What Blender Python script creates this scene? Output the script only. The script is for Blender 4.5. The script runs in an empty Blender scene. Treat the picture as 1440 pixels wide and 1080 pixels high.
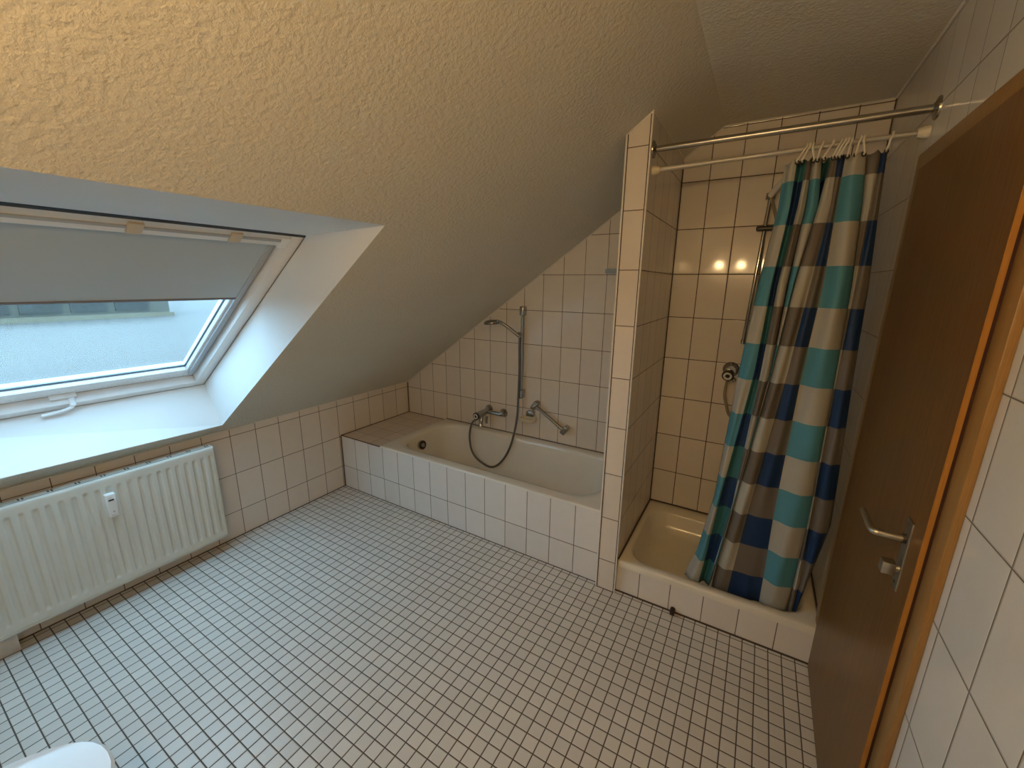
import bpy, bmesh, math, random
from mathutils import Vector, Matrix
random.seed(7)
scene = bpy.context.scene
COL = scene.collection
PI = math.pi

# ------------------------------------------------------------------ measured room
XR = 3.116            # right wall
YB = 0.745            # back wall
YN = -2.32            # near wall (behind the photographer)
ZC = 2.437            # flat ceiling
SZ0, SM = 0.7222, 0.7059        # sloped ceiling z = SZ0 + SM*x
XF = (ZC - SZ0) / SM            # where slope meets flat ceiling
TW, TH = 0.152, 0.2499          # wall tile module
FT = 0.0512                     # floor tile module

# ------------------------------------------------------------------ helpers
def tag(o, label=None, cat=None, group=None, kind=None):
    if label: o['label'] = label
    if cat: o['category'] = cat
    if group: o['group'] = group
    if kind: o['kind'] = kind
    return o

def thing(name, label, cat, loc=(0, 0, 0), group=None, kind=None):
    o = bpy.data.objects.new(name, None)
    o.empty_display_size = 0.05
    o.location = loc
    COL.objects.link(o)
    return tag(o, label, cat, group, kind)

def wloc(o):
    v = Vector((0, 0, 0))
    while o is not None:
        v += o.location
        o = o.parent
    return v

def obj(name, bm, m, parent=None, smooth=True, label=None, loc=None, autosmooth=35):
    """link bm (world coordinates) as one mesh object, optionally under parent"""
    base = Vector((0, 0, 0))
    if parent is not None: base = wloc(parent)
    elif loc is not None: base = Vector(loc)
    me = bpy.data.meshes.new(name)
    bmesh.ops.translate(bm, verts=bm.verts, vec=-base)
    bmesh.ops.recalc_face_normals(bm, faces=bm.faces) if not getattr(bm, 'keepn', False) and name not in KEEPN else None
    bm.to_mesh(me); bm.free()
    for p in me.polygons: p.use_smooth = smooth
    if smooth and autosmooth:
        try: me.set_sharp_from_angle(angle=math.radians(autosmooth))
        except Exception: pass
    ms = m if isinstance(m, (list, tuple)) else [m]
    for x in ms: me.materials.append(x)
    o = bpy.data.objects.new(name, me)
    COL.objects.link(o)
    if parent is not None: o.parent = parent
    elif loc is not None: o.location = loc
    if label: o['label'] = label
    return o
KEEPN = set()

def B(): return bmesh.new()

def box(bm, x0, x1, y0, y1, z0, z1, bev=0.0, seg=2):
    b = bmesh.new()
    bmesh.ops.create_cube(b, size=1)
    for v in b.verts:
        v.co = Vector(((x0 + x1) / 2 + v.co.x * (x1 - x0), (y0 + y1) / 2 + v.co.y * (y1 - y0), (z0 + z1) / 2 + v.co.z * (z1 - z0)))
    if bev > 0:
        bmesh.ops.bevel(b, geom=list(b.edges), offset=bev, segments=seg, profile=0.5, affect='EDGES')
    merge(bm, b)
    return bm

def merge(bm, b, M=None):
    vm = {}
    for v in b.verts: vm[v] = bm.verts.new(M @ v.co if M else v.co)
    for f in b.faces:
        try: bm.faces.new([vm[v] for v in f.verts])
        except ValueError: pass
    b.free()

def frame_of(d):
    d = d.normalized()
    a = Vector((0, 0, 1)) if abs(d.z) < 0.9 else Vector((1, 0, 0))
    u = d.cross(a).normalized()
    return u, d.cross(u).normalized()

def tube(bm, pts, r, n=12, cap=True, radii=None):
    pts = [Vector(p) for p in pts]
    rings = []
    u = v = None
    for i, p in enumerate(pts):
        if i == 0: d = pts[1] - p
        elif i == len(pts) - 1: d = p - pts[i - 1]
        else: d = (pts[i + 1] - p).normalized() + (p - pts[i - 1]).normalized()
        d.normalize()
        if u is None: u, v = frame_of(d)
        else:
            u = (u - d * u.dot(d)).normalized(); v = d.cross(u)
        rr = radii[i] if radii else r
        rings.append([bm.verts.new(p + (u * math.cos(2 * PI * k / n) + v * math.sin(2 * PI * k / n)) * rr) for k in range(n)])
    for a, b in zip(rings, rings[1:]):
        for k in range(n):
            bm.faces.new((a[k], a[(k + 1) % n], b[(k + 1) % n], b[k]))
    if cap:
        bm.faces.new(rings[0][::-1]); bm.faces.new(rings[-1])
    return bm

def smooth_path(pts, sub=6, closed=False):
    P = [Vector(p) for p in pts]; out = []
    n = len(P)
    for i in range(n - 1):
        p0 = P[max(i - 1, 0)]; p1 = P[i]; p2 = P[i + 1]; p3 = P[min(i + 2, n - 1)]
        for k in range(sub):
            t = k / sub
            out.append(0.5 * ((2 * p1) + (p2 - p0) * t + (2 * p0 - 5 * p1 + 4 * p2 - p3) * t * t + (3 * p1 - p0 - 3 * p2 + p3) * t ** 3))
    out.append(P[-1])
    return out

def lathe(bm, origin, axis, prof, n=24):
    """prof = [(distance along axis, radius)...]"""
    o = Vector(origin); d = Vector(axis).normalized(); u, v = frame_of(d)
    rings = []
    for t, r in prof:
        if r < 1e-6: rings.append([bm.verts.new(o + d * t)])
        else: rings.append([bm.verts.new(o + d * t + (u * math.cos(2 * PI * k / n) + v * math.sin(2 * PI * k / n)) * r) for k in range(n)])
    for a, b in zip(rings, rings[1:]):
        if len(a) == 1 and len(b) == 1: continue
        for k in range(n):
            k2 = (k + 1) % n
            if len(a) == 1: bm.faces.new((a[0], b[k2], b[k]))
            elif len(b) == 1: bm.faces.new((a[k], a[k2], b[0]))
            else: bm.faces.new((a[k], a[k2], b[k2], b[k]))
    return bm

def torus(bm, c, axis, R, r, n=24, m=8):
    c = Vector(c); d = Vector(axis).normalized(); u, v = frame_of(d)
    g = [[bm.verts.new(c + (u * math.cos(a) + v * math.sin(a)) * (R + r * math.cos(b)) + d * r * math.sin(b))
          for b in [2 * PI * j / m for j in range(m)]] for a in [2 * PI * i / n for i in range(n)]]
    for i in range(n):
        for j in range(m):
            bm.faces.new((g[i][j], g[(i + 1) % n][j], g[(i + 1) % n][(j + 1) % m], g[i][(j + 1) % m]))
    return bm

def rrect(x0, x1, y0, y1, r, k=8, s=6):
    r = min(r, (x1 - x0) / 2 - 1e-4, (y1 - y0) / 2 - 1e-4)
    pts = []
    cs = [(x1 - r, y0 + r, -PI / 2), (x1 - r, y1 - r, 0), (x0 + r, y1 - r, PI / 2), (x0 + r, y0 + r, PI)]
    for i, (cx, cy, a0) in enumerate(cs):
        arc = [(cx + r * math.cos(a0 + PI / 2 * j / k), cy + r * math.sin(a0 + PI / 2 * j / k)) for j in range(k + 1)]
        pts += arc
        nx, ny, na = cs[(i + 1) % 4]
        q = (nx + r * math.cos(na), ny + r * math.sin(na))
        e = arc[-1]
        pts += [(e[0] + (q[0] - e[0]) * j / s, e[1] + (q[1] - e[1]) * j / s) for j in range(1, s)]
    return pts

def loft(bm, loops, cap_first=False, cap_last=True):
    rings = [[bm.verts.new(p) for p in L] for L in loops]
    n = len(rings[0])
    for a, b in zip(rings, rings[1:]):
        for k in range(n):
            bm.faces.new((a[k], a[(k + 1) % n], b[(k + 1) % n], b[k]))
    if cap_first: bm.faces.new(rings[0][::-1])
    if cap_last: bm.faces.new(rings[-1])
    return bm

def quad(bm, *pts):
    return bm.faces.new([bm.verts.new(p) for p in pts])

# ------------------------------------------------------------------ materials
def s2l(c):
    return tuple(((x / 255) / 12.92 if x / 255 <= 0.04045 else ((x / 255 + 0.055) / 1.055) ** 2.4) for x in c)

class NT:
    def __init__(self, name):
        self.m = bpy.data.materials.new(name); self.m.use_nodes = True
        self.t = self.m.node_tree; self.t.nodes.clear()
        self.out = self.t.nodes.new('ShaderNodeOutputMaterial')
    def n(self, typ, **kw):
        x = self.t.nodes.new(typ)
        for k, v in kw.items():
            if k.startswith('i_'): x.inputs[k[2:].replace('_', ' ')].default_value = v
            else: setattr(x, k, v)
        return x
    def l(self, a, b): self.t.links.new(a, b)
    def math(self, op, a, b=None, c=None):
        x = self.t.nodes.new('ShaderNodeMath'); x.operation = op
        for i, v in enumerate((a, b, c)):
            if v is None: continue
            if hasattr(v, 'links'): self.l(v, x.inputs[i])
            else: x.inputs[i].default_value = v
        return x.outputs[0]
    def mix(self, f, a, b, blend='MIX'):
        x = self.t.nodes.new('ShaderNodeMix'); x.data_type = 'RGBA'; x.blend_type = blend
        for s, v in ((x.inputs[0], f), (x.inputs[6], a), (x.inputs[7], b)):
            if hasattr(v, 'links'): self.l(v, s)
            elif isinstance(v, (int, float)): s.default_value = v
            else: s.default_value = (*v[:3], 1)
        return x.outputs[2]
    def bsdf(self, color=(.8, .8, .8), rough=.5, metal=0, spec=.5, normal=None, **kw):
        p = self.t.nodes.new('ShaderNodeBsdfPrincipled')
        for s, v in (('Base Color', color), ('Roughness', rough), ('Metallic', metal), ('Specular IOR Level', spec)):
            if hasattr(v, 'links'): self.l(v, p.inputs[s])
            else: p.inputs[s].default_value = (*v[:3], 1) if s == 'Base Color' else v
        for k, v in kw.items(): p.inputs[k].default_value = v
        if normal is not None: self.l(normal, p.inputs['Normal'])
        self.l(p.outputs[0], self.out.inputs[0])
        return p
    def bump(self, h, strength=.3, dist=.002, normal=None):
        x = self.t.nodes.new('ShaderNodeBump'); x.inputs['Strength'].default_value = strength
        x.inputs['Distance'].default_value = dist
        self.l(h, x.inputs['Height'])
        if normal is not None: self.l(normal, x.inputs['Normal'])
        return x.outputs[0]
    def coord(self, which='Object'):
        return self.t.nodes.new('ShaderNodeTexCoord').outputs[which]
    def noise(self, vec, scale, detail=3, rough=.5, dim='3D'):
        x = self.t.nodes.new('ShaderNodeTexNoise')
        x.inputs['Scale'].default_value = scale; x.inputs['Detail'].default_value = detail; x.inputs['Roughness'].default_value = rough
        self.l(vec, x.inputs['Vector'])
        return x.outputs['Fac']
    def mapr(self, v, a, b, c, d, smooth=False):
        x = self.t.nodes.new('ShaderNodeMapRange')
        if smooth: x.interpolation_type = 'SMOOTHSTEP'
        self.l(v, x.inputs[0])
        for i, q in enumerate((a, b, c, d)): x.inputs[i + 1].default_value = q
        return x.outputs[0]
    def scale(self, vec, s):
        x = self.t.nodes.new('ShaderNodeMapping'); x.inputs['Scale'].default_value = s
        self.l(vec, x.inputs[0]); return x.outputs[0]

def tile_mat(name, au, av, W, H, u0, v0, tile, grout, gw=.0035, rough=.16, var=.04, mott=.05, bumpn=.12, spec=.5):
    N = NT(name)
    co = N.coord('Object')
    sep = N.n('ShaderNodeSeparateXYZ'); N.l(co, sep.inputs[0])
    idx = {'X': 0, 'Y': 1, 'Z': 2}
    def line(ax, S, o):
        q = N.math('DIVIDE', N.math('SUBTRACT', sep.outputs[idx[ax]], o), S)
        fl = N.math('FLOOR', q)
        fr = N.math('SUBTRACT', q, fl)
        d = N.math('MULTIPLY', N.math('MINIMUM', fr, N.math('SUBTRACT', 1.0, fr)), S)
        return fl, d
    fu, du = line(au, W, u0); fv, dv = line(av, H, v0)
    d = N.math('MINIMUM', du, dv)
    g = N.mapr(d, gw * .32, gw * .68, 1, 0)
    rel = N.mapr(d, gw * .4, gw * 1.3, 0, 1, True)
    cmb = N.n('ShaderNodeCombineXYZ'); N.l(fu, cmb.inputs[0]); N.l(fv, cmb.inputs[1])
    wn = N.n('ShaderNodeTexWhiteNoise'); wn.noise_dimensions = '2D'; N.l(cmb.outputs[0], wn.inputs[0])
    n1 = N.noise(co, 14, 5, .6)
    n2 = N.noise(co, 95, 3, .6)
    k = N.math('ADD', N.math('MULTIPLY', N.math('SUBTRACT', wn.outputs[0], .5), var * 2), N.math('MULTIPLY', N.math('SUBTRACT', n1, .5), mott * 2))
    k = N.math('ADD', k, 1.0)
    tint = N.n('ShaderNodeVectorMath', operation='SCALE'); tint.inputs[0].default_value = tile; N.l(k, tint.inputs['Scale'])
    c = N.mix(g, tint.outputs[0], grout)
    r = N.mapr(g, 0, 1, rough, .8)
    h = N.math('ADD', rel, N.math('MULTIPLY', N.math('ADD', n2, N.math('MULTIPLY', n1, .6)), bumpn))
    N.bsdf(c, r, spec=spec, normal=N.bump(h, .55, .0012))
    return N.m

GROUT = s2l((88, 70, 58))
TILE = (0.77, 0.705, 0.625)
M = {}
M['tile_back'] = tile_mat('tile_back', 'X', 'Z', TW, TH, 0.1601, 0.675, TILE, GROUT)
M['tile_shower'] = tile_mat('tile_shower', 'X', 'Z', TW, TH, 2.381, 2.1762, TILE, s2l((66, 46, 32)), rough=.075, bumpn=.04, gw=.0042)
M['tile_left'] = tile_mat('tile_left', 'Y', 'Z', TW, TH, -0.0121, 0.675, TILE, GROUT)
M['tile_right'] = tile_mat('tile_right', 'Y', 'Z', TW, TH, -0.8755, 2.1762, (0.70, 0.68, 0.63), s2l((112, 104, 92)), rough=.12)
M['tile_near'] = tile_mat('tile_near', 'X', 'Z', TW, TH, 0.1, 2.1762, TILE, GROUT)
M['tile_part_front'] = tile_mat('tile_part_front', 'X', 'Z', 0.5, TH, 1.9, 0.1774, (0.76, 0.68, 0.58), GROUT)
M['tile_part_side'] = tile_mat('tile_part_side', 'Y', 'Z', TW, TH, 0.733 - 0.004, 2.1762, TILE, s2l((72, 54, 42)), rough=.08, bumpn=.015)
M['tile_bathfront'] = tile_mat('tile_bathfront', 'X', 'Z', TW, 0.2503, 0.1600 - TW, 0.1822, (0.76, 0.725, 0.68), GROUT, bumpn=.45, rough=.24)
M['tile_ledge'] = tile_mat('tile_ledge', 'X', 'Y', TW, TW, 0.1600 - TW, 0.745 - 0.004, (0.72, 0.64, 0.56), s2l((140, 116, 98)))
M['tile_plinth'] = tile_mat('tile_plinth', 'X', 'Z', TW, 0.5, 2.3565, -0.3, (0.76, 0.70, 0.62), GROUT, bumpn=.5, rough=.24)
M['tile_floor'] = tile_mat('tile_floor', 'X', 'Y', FT, FT, 1.2065, -1.1485, (0.70, 0.67, 0.61), s2l((84, 74, 64)), gw=.0042, rough=.32, var=.045, mott=.03, bumpn=.12)

def simple(name, col, rough=.5, metal=0, spec=.5, bump=0, bscale=200, var=0, **kw):
    N = NT(name); co = N.coord('Object')
    n = N.noise(co, bscale, 3, .55)
    c = col
    if var:
        n1 = N.noise(co, 9, 4, .6)
        c = N.mix(N.mapr(n1, .3, .7, 0, 1), tuple(x * (1 - var) for x in col), tuple(min(1, x * (1 + var)) for x in col))
    nm = N.bump(n, bump, .001) if bump else None
    r = N.mapr(n, .2, .8, rough * .92, min(1, rough * 1.08))
    N.bsdf(c, r, metal, spec, nm, **kw)
    return N.m

def plaster(name, col, strength, dist, rough=.9):
    N = NT(name); co = N.coord('Object')
    a = N.noise(co, 70, 5, .6)
    v = N.n('ShaderNodeTexVoronoi'); v.inputs['Scale'].default_value = 85; v.feature = 'SMOOTH_F1'
    N.l(co, v.inputs['Vector'])
    big = N.noise(co, 3, 3, .5)
    h = N.math('ADD', N.mapr(a, .35, .80, 0, 1), N.math('MULTIPLY', N.math('SUBTRACT', 1.0, v.outputs['Distance']), .45))
    c = N.mix(N.mapr(big, .3, .7, 0, 1), tuple(x * .97 for x in col), col)
    N.bsdf(c, rough, spec=.25, normal=N.bump(h, strength, dist))
    return N.m
M['plaster'] = plaster('plaster', (0.70, 0.65, 0.545), .85, .0028)
M['reveal'] = plaster('reveal_paint', (0.80, 0.80, 0.78), .14, .0012, .7)
M['caulk'] = simple('caulk', (0.74, 0.70, 0.63), .6, bump=.2)
M['silicone'] = simple('silicone', s2l((74, 60, 50)), .5)
M['trimwhite'] = simple('trim_white', (0.80, 0.76, 0.68), .3)
M['enamel'] = simple('enamel', (0.82, 0.79, 0.71), .10, spec=.6, var=.02)
M['enamel_tray'] = simple('enamel_tray', (0.82, 0.76, 0.63), .10, spec=.6, var=.02)
M['chrome'] = simple('chrome', (0.42, 0.415, 0.40), .10, 1.0)
M['steel'] = simple('brushed_steel', (0.42, 0.40, 0.36), .24, 1.0)
M['satin'] = simple('satin_nickel', (0.55, 0.52, 0.45), .32, 1.0)
M['darkmetal'] = simple('dark_metal', (0.05, 0.045, 0.04), .35, .6)
M['rodwhite'] = simple('white_rod', (0.50, 0.47, 0.41), .34, .3)
M['plastic_w'] = simple('white_plastic', (0.80, 0.80, 0.77), .35)
M['plastic_c'] = simple('cream_plastic', (0.78, 0.70, 0.52), .4)
M['plastic_beige'] = simple('beige_plastic', (0.62, 0.52, 0.38), .5)
M['plastic_b'] = simple('black_plastic', (0.02, 0.02, 0.02), .3)
M['hookw'] = simple('hook_plastic', (0.80, 0.76, 0.64), .35)
M['winwhite'] = simple('window_white', (0.88, 0.89, 0.89), .28)
M['wingrey'] = simple('window_grey_seal', (0.42, 0.44, 0.46), .45)
M['winbeige'] = simple('window_frame_white', (0.82, 0.81, 0.79), .35)
M['gasket'] = simple('gasket_and_gap_dark', (0.03, 0.035, 0.045), .5)
M['blind'] = simple('blind_fabric', (0.50, 0.55, 0.57), .85, bump=.15, bscale=900)
M['blindedge'] = simple('blind_bottom', (0.22, 0.20, 0.22), .5)
M['radiator'] = simple('radiator_enamel', (0.68, 0.67, 0.59), .3, var=.02)
M['radslot'] = simple('radiator_slot', (0.05, 0.05, 0.045), .7)
M['ceramic'] = simple('white_ceramic', (0.84, 0.85, 0.85), .08, spec=.6)
M['rubber'] = simple('brown_rubber', (0.035, 0.018, 0.012), .55)
M['hose'] = simple('hose_metal', (0.20, 0.19, 0.18), .35, .8, bump=.4, bscale=700)
M['hose_pale'] = simple('hose_pale', (0.36, 0.31, 0.22), .4, .3)
M['shelfblue'] = simple('blue_grey_plastic', (0.34, 0.42, 0.46), .3)
M['gap'] = simple('door_gap_shade', (0.05, 0.014, 0.010), .8)  # dark tone standing for the shade in the door gap

def emis(name, col, s):
    N = NT(name); e = N.n('ShaderNodeEmission'); e.inputs[0].default_value = (*col, 1); e.inputs[1].default_value = s
    N.l(e.outputs[0], N.out.inputs[0]); return N.m
M['bulb'] = emis('warm_bulb', (1.0, 0.67, 0.31), 112)

def wood(name, c1, c2, c3, rough=.34, axis='Z'):
    N = NT(name); co = N.coord('Object')
    s = {'Z': (30, 30, 1.1), 'Y': (30, 1.1, 30)}[axis]
    g = N.noise(N.scale(co, s), 2.2, 6, .62)
    f = N.noise(N.scale(co, tuple(x * 4 for x in s)), 5.0, 4, .6)
    b = N.noise(co, 2.2, 2, .5)
    c = N.mix(N.mapr(g, .3, .72, 0, 1), c1, c2)
    c = N.mix(N.mapr(f, .45, .7, 0, .75), c, c3)
    c = N.mix(N.mapr(b, .35, .65, 0, .25), c, c3)
    N.bsdf(c, rough, spec=.28, normal=N.bump(f, .08, .0006))
    return N.m
M['door'] = wood('door_veneer', (0.165, 0.070, 0.017), (0.255, 0.120, 0.034), (0.095, 0.038, 0.009))
M['door_edge'] = wood('door_edge_lamplit', (0.42, 0.19, 0.040), (0.50, 0.24, 0.055), (0.36, 0.16, 0.035))  # brighter orange copy of the door wood, warm lamp light put into the colour
M['casing'] = wood('door_casing', (0.30, 0.165, 0.055), (0.36, 0.21, 0.075), (0.25, 0.13, 0.042))

# glass: clear pane with fresnel mirror reflection and a film of condensation
def glass():
    N = NT('window_glass'); co = N.coord('Object')
    tr = N.n('ShaderNodeBsdfTransparent'); tr.inputs[0].default_value = (0.93, 0.97, 0.98, 1)
    gl = N.n('ShaderNodeBsdfGlossy'); gl.inputs['Roughness'].default_value = .02
    lw = N.n('ShaderNodeLayerWeight'); lw.inputs['Blend'].default_value = .5
    fres = N.math('ADD', N.math('MULTIPLY', N.math('POWER', lw.outputs['Facing'], 5.0), .9), .045)
    m1 = N.n('ShaderNodeMixShader'); N.l(fres, m1.inputs[0]); N.l(tr.outputs[0], m1.inputs[1]); N.l(gl.outputs[0], m1.inputs[2])
    df = N.n('ShaderNodeBsdfTranslucent'); df.inputs[0].default_value = (0.85, 0.92, 0.95, 1)
    drops = N.mapr(N.noise(co, 240, 2, .5), .66, .74, 0, .02)
    film = N.mapr(N.noise(co, 3.5, 4, .6), .35, .7, .003, .006)
    m2 = N.n('ShaderNodeMixShader'); N.l(N.math('ADD', drops, film), m2.inputs[0]); N.l(m1.outputs[0], m2.inputs[1]); N.l(df.outputs[0], m2.inputs[2])
    N.l(m2.outputs[0], N.out.inputs[0])
    return N.m
M['glass'] = glass()

def curtain_mat():
    N = NT('checked_curtain_fabric')
    uv = N.coord('UV'); sep = N.n('ShaderNodeSeparateXYZ'); N.l(uv, sep.inputs[0])
    cu = N.math('FLOORED_MODULO', N.math('FLOOR', sep.outputs[0]), 4.0)
    rv = N.math('FLOORED_MODULO', N.math('FLOOR', sep.outputs[1]), 2.0)
    idx = N.math('DIVIDE', N.math('ADD', N.math('ADD', N.math('MULTIPLY', cu, 2.0), rv), .5), 8.0)
    cr = N.n('ShaderNodeValToRGB'); cr.color_ramp.interpolation = 'CONSTANT'
    white, teal = (0.52, 0.50, 0.43), (0.105, 0.33, 0.42)
    green, navy = (0.05, 0.19, 0.21), (0.014, 0.045, 0.135)
    taupe = (0.195, 0.168, 0.14)
    cols = [white, teal, green, navy, taupe, white, navy, taupe]
    el = cr.color_ramp.elements
    while len(el) < 8: el.new(.5)
    for i, c in enumerate(cols):
        el[i].position = i / 8; el[i].color = (*c, 1)
    N.l(idx, cr.inputs[0])
    co = N.coord('Object')
    w1 = N.noise(N.scale(co, (500, 500, 60)), 1.5, 2, .5)
    c = N.mix(N.mapr(w1, .3, .7, 0, .10), cr.outputs[0], (0.9, 0.85, 0.75), 'MULTIPLY')
    wr = N.noise(N.scale(co, (9, 9, 4)), 2.0, 3, .55)
    p = N.t.nodes.new('ShaderNodeBsdfPrincipled')
    N.l(c, p.inputs['Base Color']); p.inputs['Roughness'].default_value = .5; p.inputs['Specular IOR Level'].default_value = .35
    N.l(N.bump(wr, .35, .012, N.bump(w1, .15, .0006)), p.inputs['Normal'])
    t = N.n('ShaderNodeBsdfTranslucent'); N.l(c, t.inputs[0])
    mx = N.n('ShaderNodeMixShader'); mx.inputs[0].default_value = .22
    N.l(p.outputs[0], mx.inputs[1]); N.l(t.outputs[0], mx.inputs[2]); N.l(mx.outputs[0], N.out.inputs[0])
    return N.m
M['curtain'] = curtain_mat()

# ------------------------------------------------------------------ the setting
def struct(name, bm, m, **kw):
    o = obj(name, bm, m, smooth=kw.pop('smooth', False), **kw); o['kind'] = 'structure'; return o
def slope(x): return SZ0 + SM * x

b = B(); box(b, -0.12, XR + 0.12, YN - 0.12, YB + 0.12, -0.10, 0.0); struct('floor', b, M['tile_floor'])
b = B(); box(b, -0.10, 0.0, YN, YB, 0.0, SZ0 + 0.004); struct('wall_left', b, M['tile_left'])
b = B(); box(b, XR, XR + 0.10, YN, YB, 0.0, ZC); struct('wall_right', b, M['tile_right'])
def gable(bm, y0, y1, x0=0.0, x1=XR, zlift=0.002):
    if x1 <= XF: prof = [(x0, 0), (x1, 0), (x1, slope(x1)), (x0, slope(x0))]
    else: prof = [(x0, 0), (x1, 0), (x1, ZC), (XF, ZC), (x0, slope(x0))] if x0 < XF else [(x0, 0), (x1, 0), (x1, ZC), (x0, ZC)]
    A = [bm.verts.new((x, y0, z + (zlift if z > 0 else 0))) for x, z in prof]
    C = [bm.verts.new((x, y1, z + (zlift if z > 0 else 0))) for x, z in prof]
    n = len(prof)
    bm.faces.new(A); bm.faces.new(C[::-1])
    for i in range(n): bm.faces.new((A[i], C[i], C[(i + 1) % n], A[(i + 1) % n]))
b = B(); gable(b, YB, YB + 0.10, 0.0, 2.19); struct('wall_back', b, M['tile_back'])
b = B(); gable(b, 0.733, YB + 0.10, 2.19, XR); struct('wall_back_shower', b, M['tile_shower'])
b = B(); gable(b, YN - 0.10, YN); struct('wall_near', b, M['tile_near'])
# partition between bath and shower, up to the slope
PX0, PX1, PY = 2.1345, 2.2367, -0.026
b = B(); gable(b, PY, YB + 0.01, PX0, PX1)
o = struct('wall_partition', b, [M['tile_part_side'], M['tile_part_front']])
for p in o.data.polygons:
    if abs(p.normal.y) > .8: p.material_index = 1
# white edge strips of the partition, with the dark joints beside them
def edge_strip(n, x0, x1, z1):
    b = B(); box(b, x0, x1, PY - 0.003, PY + 0.006, 0.0, z1, .0012); struct('trim_%d' % n, b, M['trimwhite'])
edge_strip(1, PX0 - 0.003, PX0 + 0.0045, slope(PX0))
edge_strip(2, PX1 - 0.0035, PX1 + 0.003, slope(PX1))
b = B(); box(b, PX0 + 0.0045, PX0 + 0.0088, PY - 0.0012, PY + .004, 0.0, slope(PX0))
box(b, PX1 - 0.0078, PX1 - 0.0035, PY - 0.0012, PY + .004, 0.0, slope(PX1 - .008) - .004); struct('trim_3', b, M['silicone'])
# dark sealing lines in the corners
b = B()
box(b, 0, .005, YN, YB, 0, .004); box(b, 0, PX0, -.003, .003, -.001, .0035)
box(b, PX0, PX1, PY - .003, PY + .003, 0, .003); box(b, PX1, XR, -.006, .002, 0, .007)
box(b, XR - .004, XR, YN, 0, 0, .004)
box(b, 0, .0045, YB - .0045, YB, .4325, SZ0); box(b, 0, .0045, -.0045, .001, 0, .4325)
box(b, 0, .004, 0, YB, .431, .436); box(b, .0, .42, YB - .004, YB, .431, .436); box(b, .46, PX0, YB - .004, YB, .445, .451)
box(b, PX1, PX1 + .005, .733 - .005, .733, .19, slope(PX1) - .02)
box(b, PX1, PX1 + .006, 0, .733, .192, .201); box(b, PX1, XR, .733 - .006, .733, .191, .201)
box(b, XR - .005, XR, .733 - .005, .733, .19, ZC); box(b, XR - .005, XR, 0, .733, .191, .200)
struct('trim_4', b, M['silicone'])
# white caulk where tiles meet the plaster
b = B()
def caulk(p, q, r=.006): tube(b, [p, q], r, 6)
caulk((0, YB - .002, slope(0)), (PX0, YB - .002, slope(PX0))); caulk((.001, -2.3, SZ0), (.001, YB, SZ0), .005)
caulk((PX1, .731, slope(PX1)), (XF, .731, ZC), .005); caulk((XF, .731, ZC), (XR, .731, ZC), .005)
caulk((XR - .001, .731, ZC), (XR - .001, YN, ZC), .006)
caulk((PX0 - .003, PY - .001, slope(PX0) - .002), (PX1 + .003, PY - .001, slope(PX1)), .003)
caulk((PX0 - .001, PY, slope(PX0)), (PX0 - .001, YB, slope(PX0)), .004); caulk((PX1 + .001, PY, slope(PX1)), (PX1 + .001, .731, slope(PX1)), .004)
struct('trim_5', b, M['caulk'], smooth=True)
# white corner bead on the right wall beside the door casing
b = B(); box(b, XR - .006, XR, .098, .120, 0.19, 2.0, .002); struct('trim_6', b, M['tile_right'])

# ceiling: slope with the roof-window opening, then flat
WY0, WY1 = -0.84, -1.98
OB = [(0.0923, WY0), (0.142, WY1)]       # lower edge of opening (x, y)
OT = [(1.5376, WY0), (1.5290, WY1)]
def S(x, y): return Vector((x, y, slope(x)))
b = B()
y_hi, y_lo, xl, xh, xr = YB + .05, YN - .05, -0.05, XF, XR + .06
vv = {}
def cv(x, y, z=None):
    k = (round(x, 4), round(y, 4))
    if k not in vv: vv[k] = b.verts.new((x, y, slope(x) if z is None else z))
    return vv[k]
def cf(*P): b.faces.new([cv(*p) for p in P])
cf((xl, y_hi), (xh, y_hi), (xh, WY0), OT[0], OB[0], (xl, WY0))
cf((xl, WY1), OB[1], OT[1], (xh, WY1), (xh, y_lo), (xl, y_lo))
cf((xl, WY0), OB[0], OB[1], (xl, WY1)); cf(OT[0], (xh, WY0), (xh, WY1), OT[1])
cf((xh, y_hi), (xr, y_hi, ZC), (xr, y_lo, ZC), (xh, y_lo), (xh, WY1), (xh, WY0))
for f in b.faces:
    f.normal_update()
    if f.normal.z > 0: f.normal_flip()
KEEPN.add('ceiling')
o = struct('ceiling', b, M['plaster'])

# roof window plane: u runs from y=-0.84 towards -y, v up the slope, n outwards
WM, WC = 0.6911, 1.05196
ang = math.atan(WM); CA, SA = math.cos(ang), math.sin(ang)
W0 = Vector((-0.0516, WY0, WC - WM * 0.0516))
def Wp(u, v, n=0.0): return W0 + Vector((CA * v - SA * n, -u, SA * v + CA * n))
WWID, WLEN = 1.14, 1.370
def wbox(bm, u0, u1, v0, v1, n0, n1, bev=.0, seg=2):
    t = bmesh.new(); box(t, u0, u1, v0, v1, n0, n1, bev, seg)
    for v in t.verts: v.co = Wp(v.co.x, v.co.y, v.co.z)
    merge(bm, t)
# plaster reveals
b = B()
ib0, ib1, it0, it1 = Wp(0, 0), Wp(WWID, 0), Wp(0, WLEN), Wp(WWID, WLEN)
quad(b, S(*OB[0]), S(*OB[1]), ib1, ib0); quad(b, S(*OT[1]), S(*OT[0]), it0, it1)
quad(b, S(*OT[0]), S(*OB[0]), ib0, it0); quad(b, S(*OB[1]), S(*OT[1]), it1, ib1)
bmesh.ops.remove_doubles(b, verts=b.verts, dist=1e-4)
cen = (S(*OB[0]) + it1) / 2
KEEPN.add('trim_7')
for f in b.faces:
    f.normal_update()
    if f.normal.dot(cen - f.calc_center_median()) < 0: f.normal_flip()
struct('trim_7', b, M['reveal'])
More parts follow.
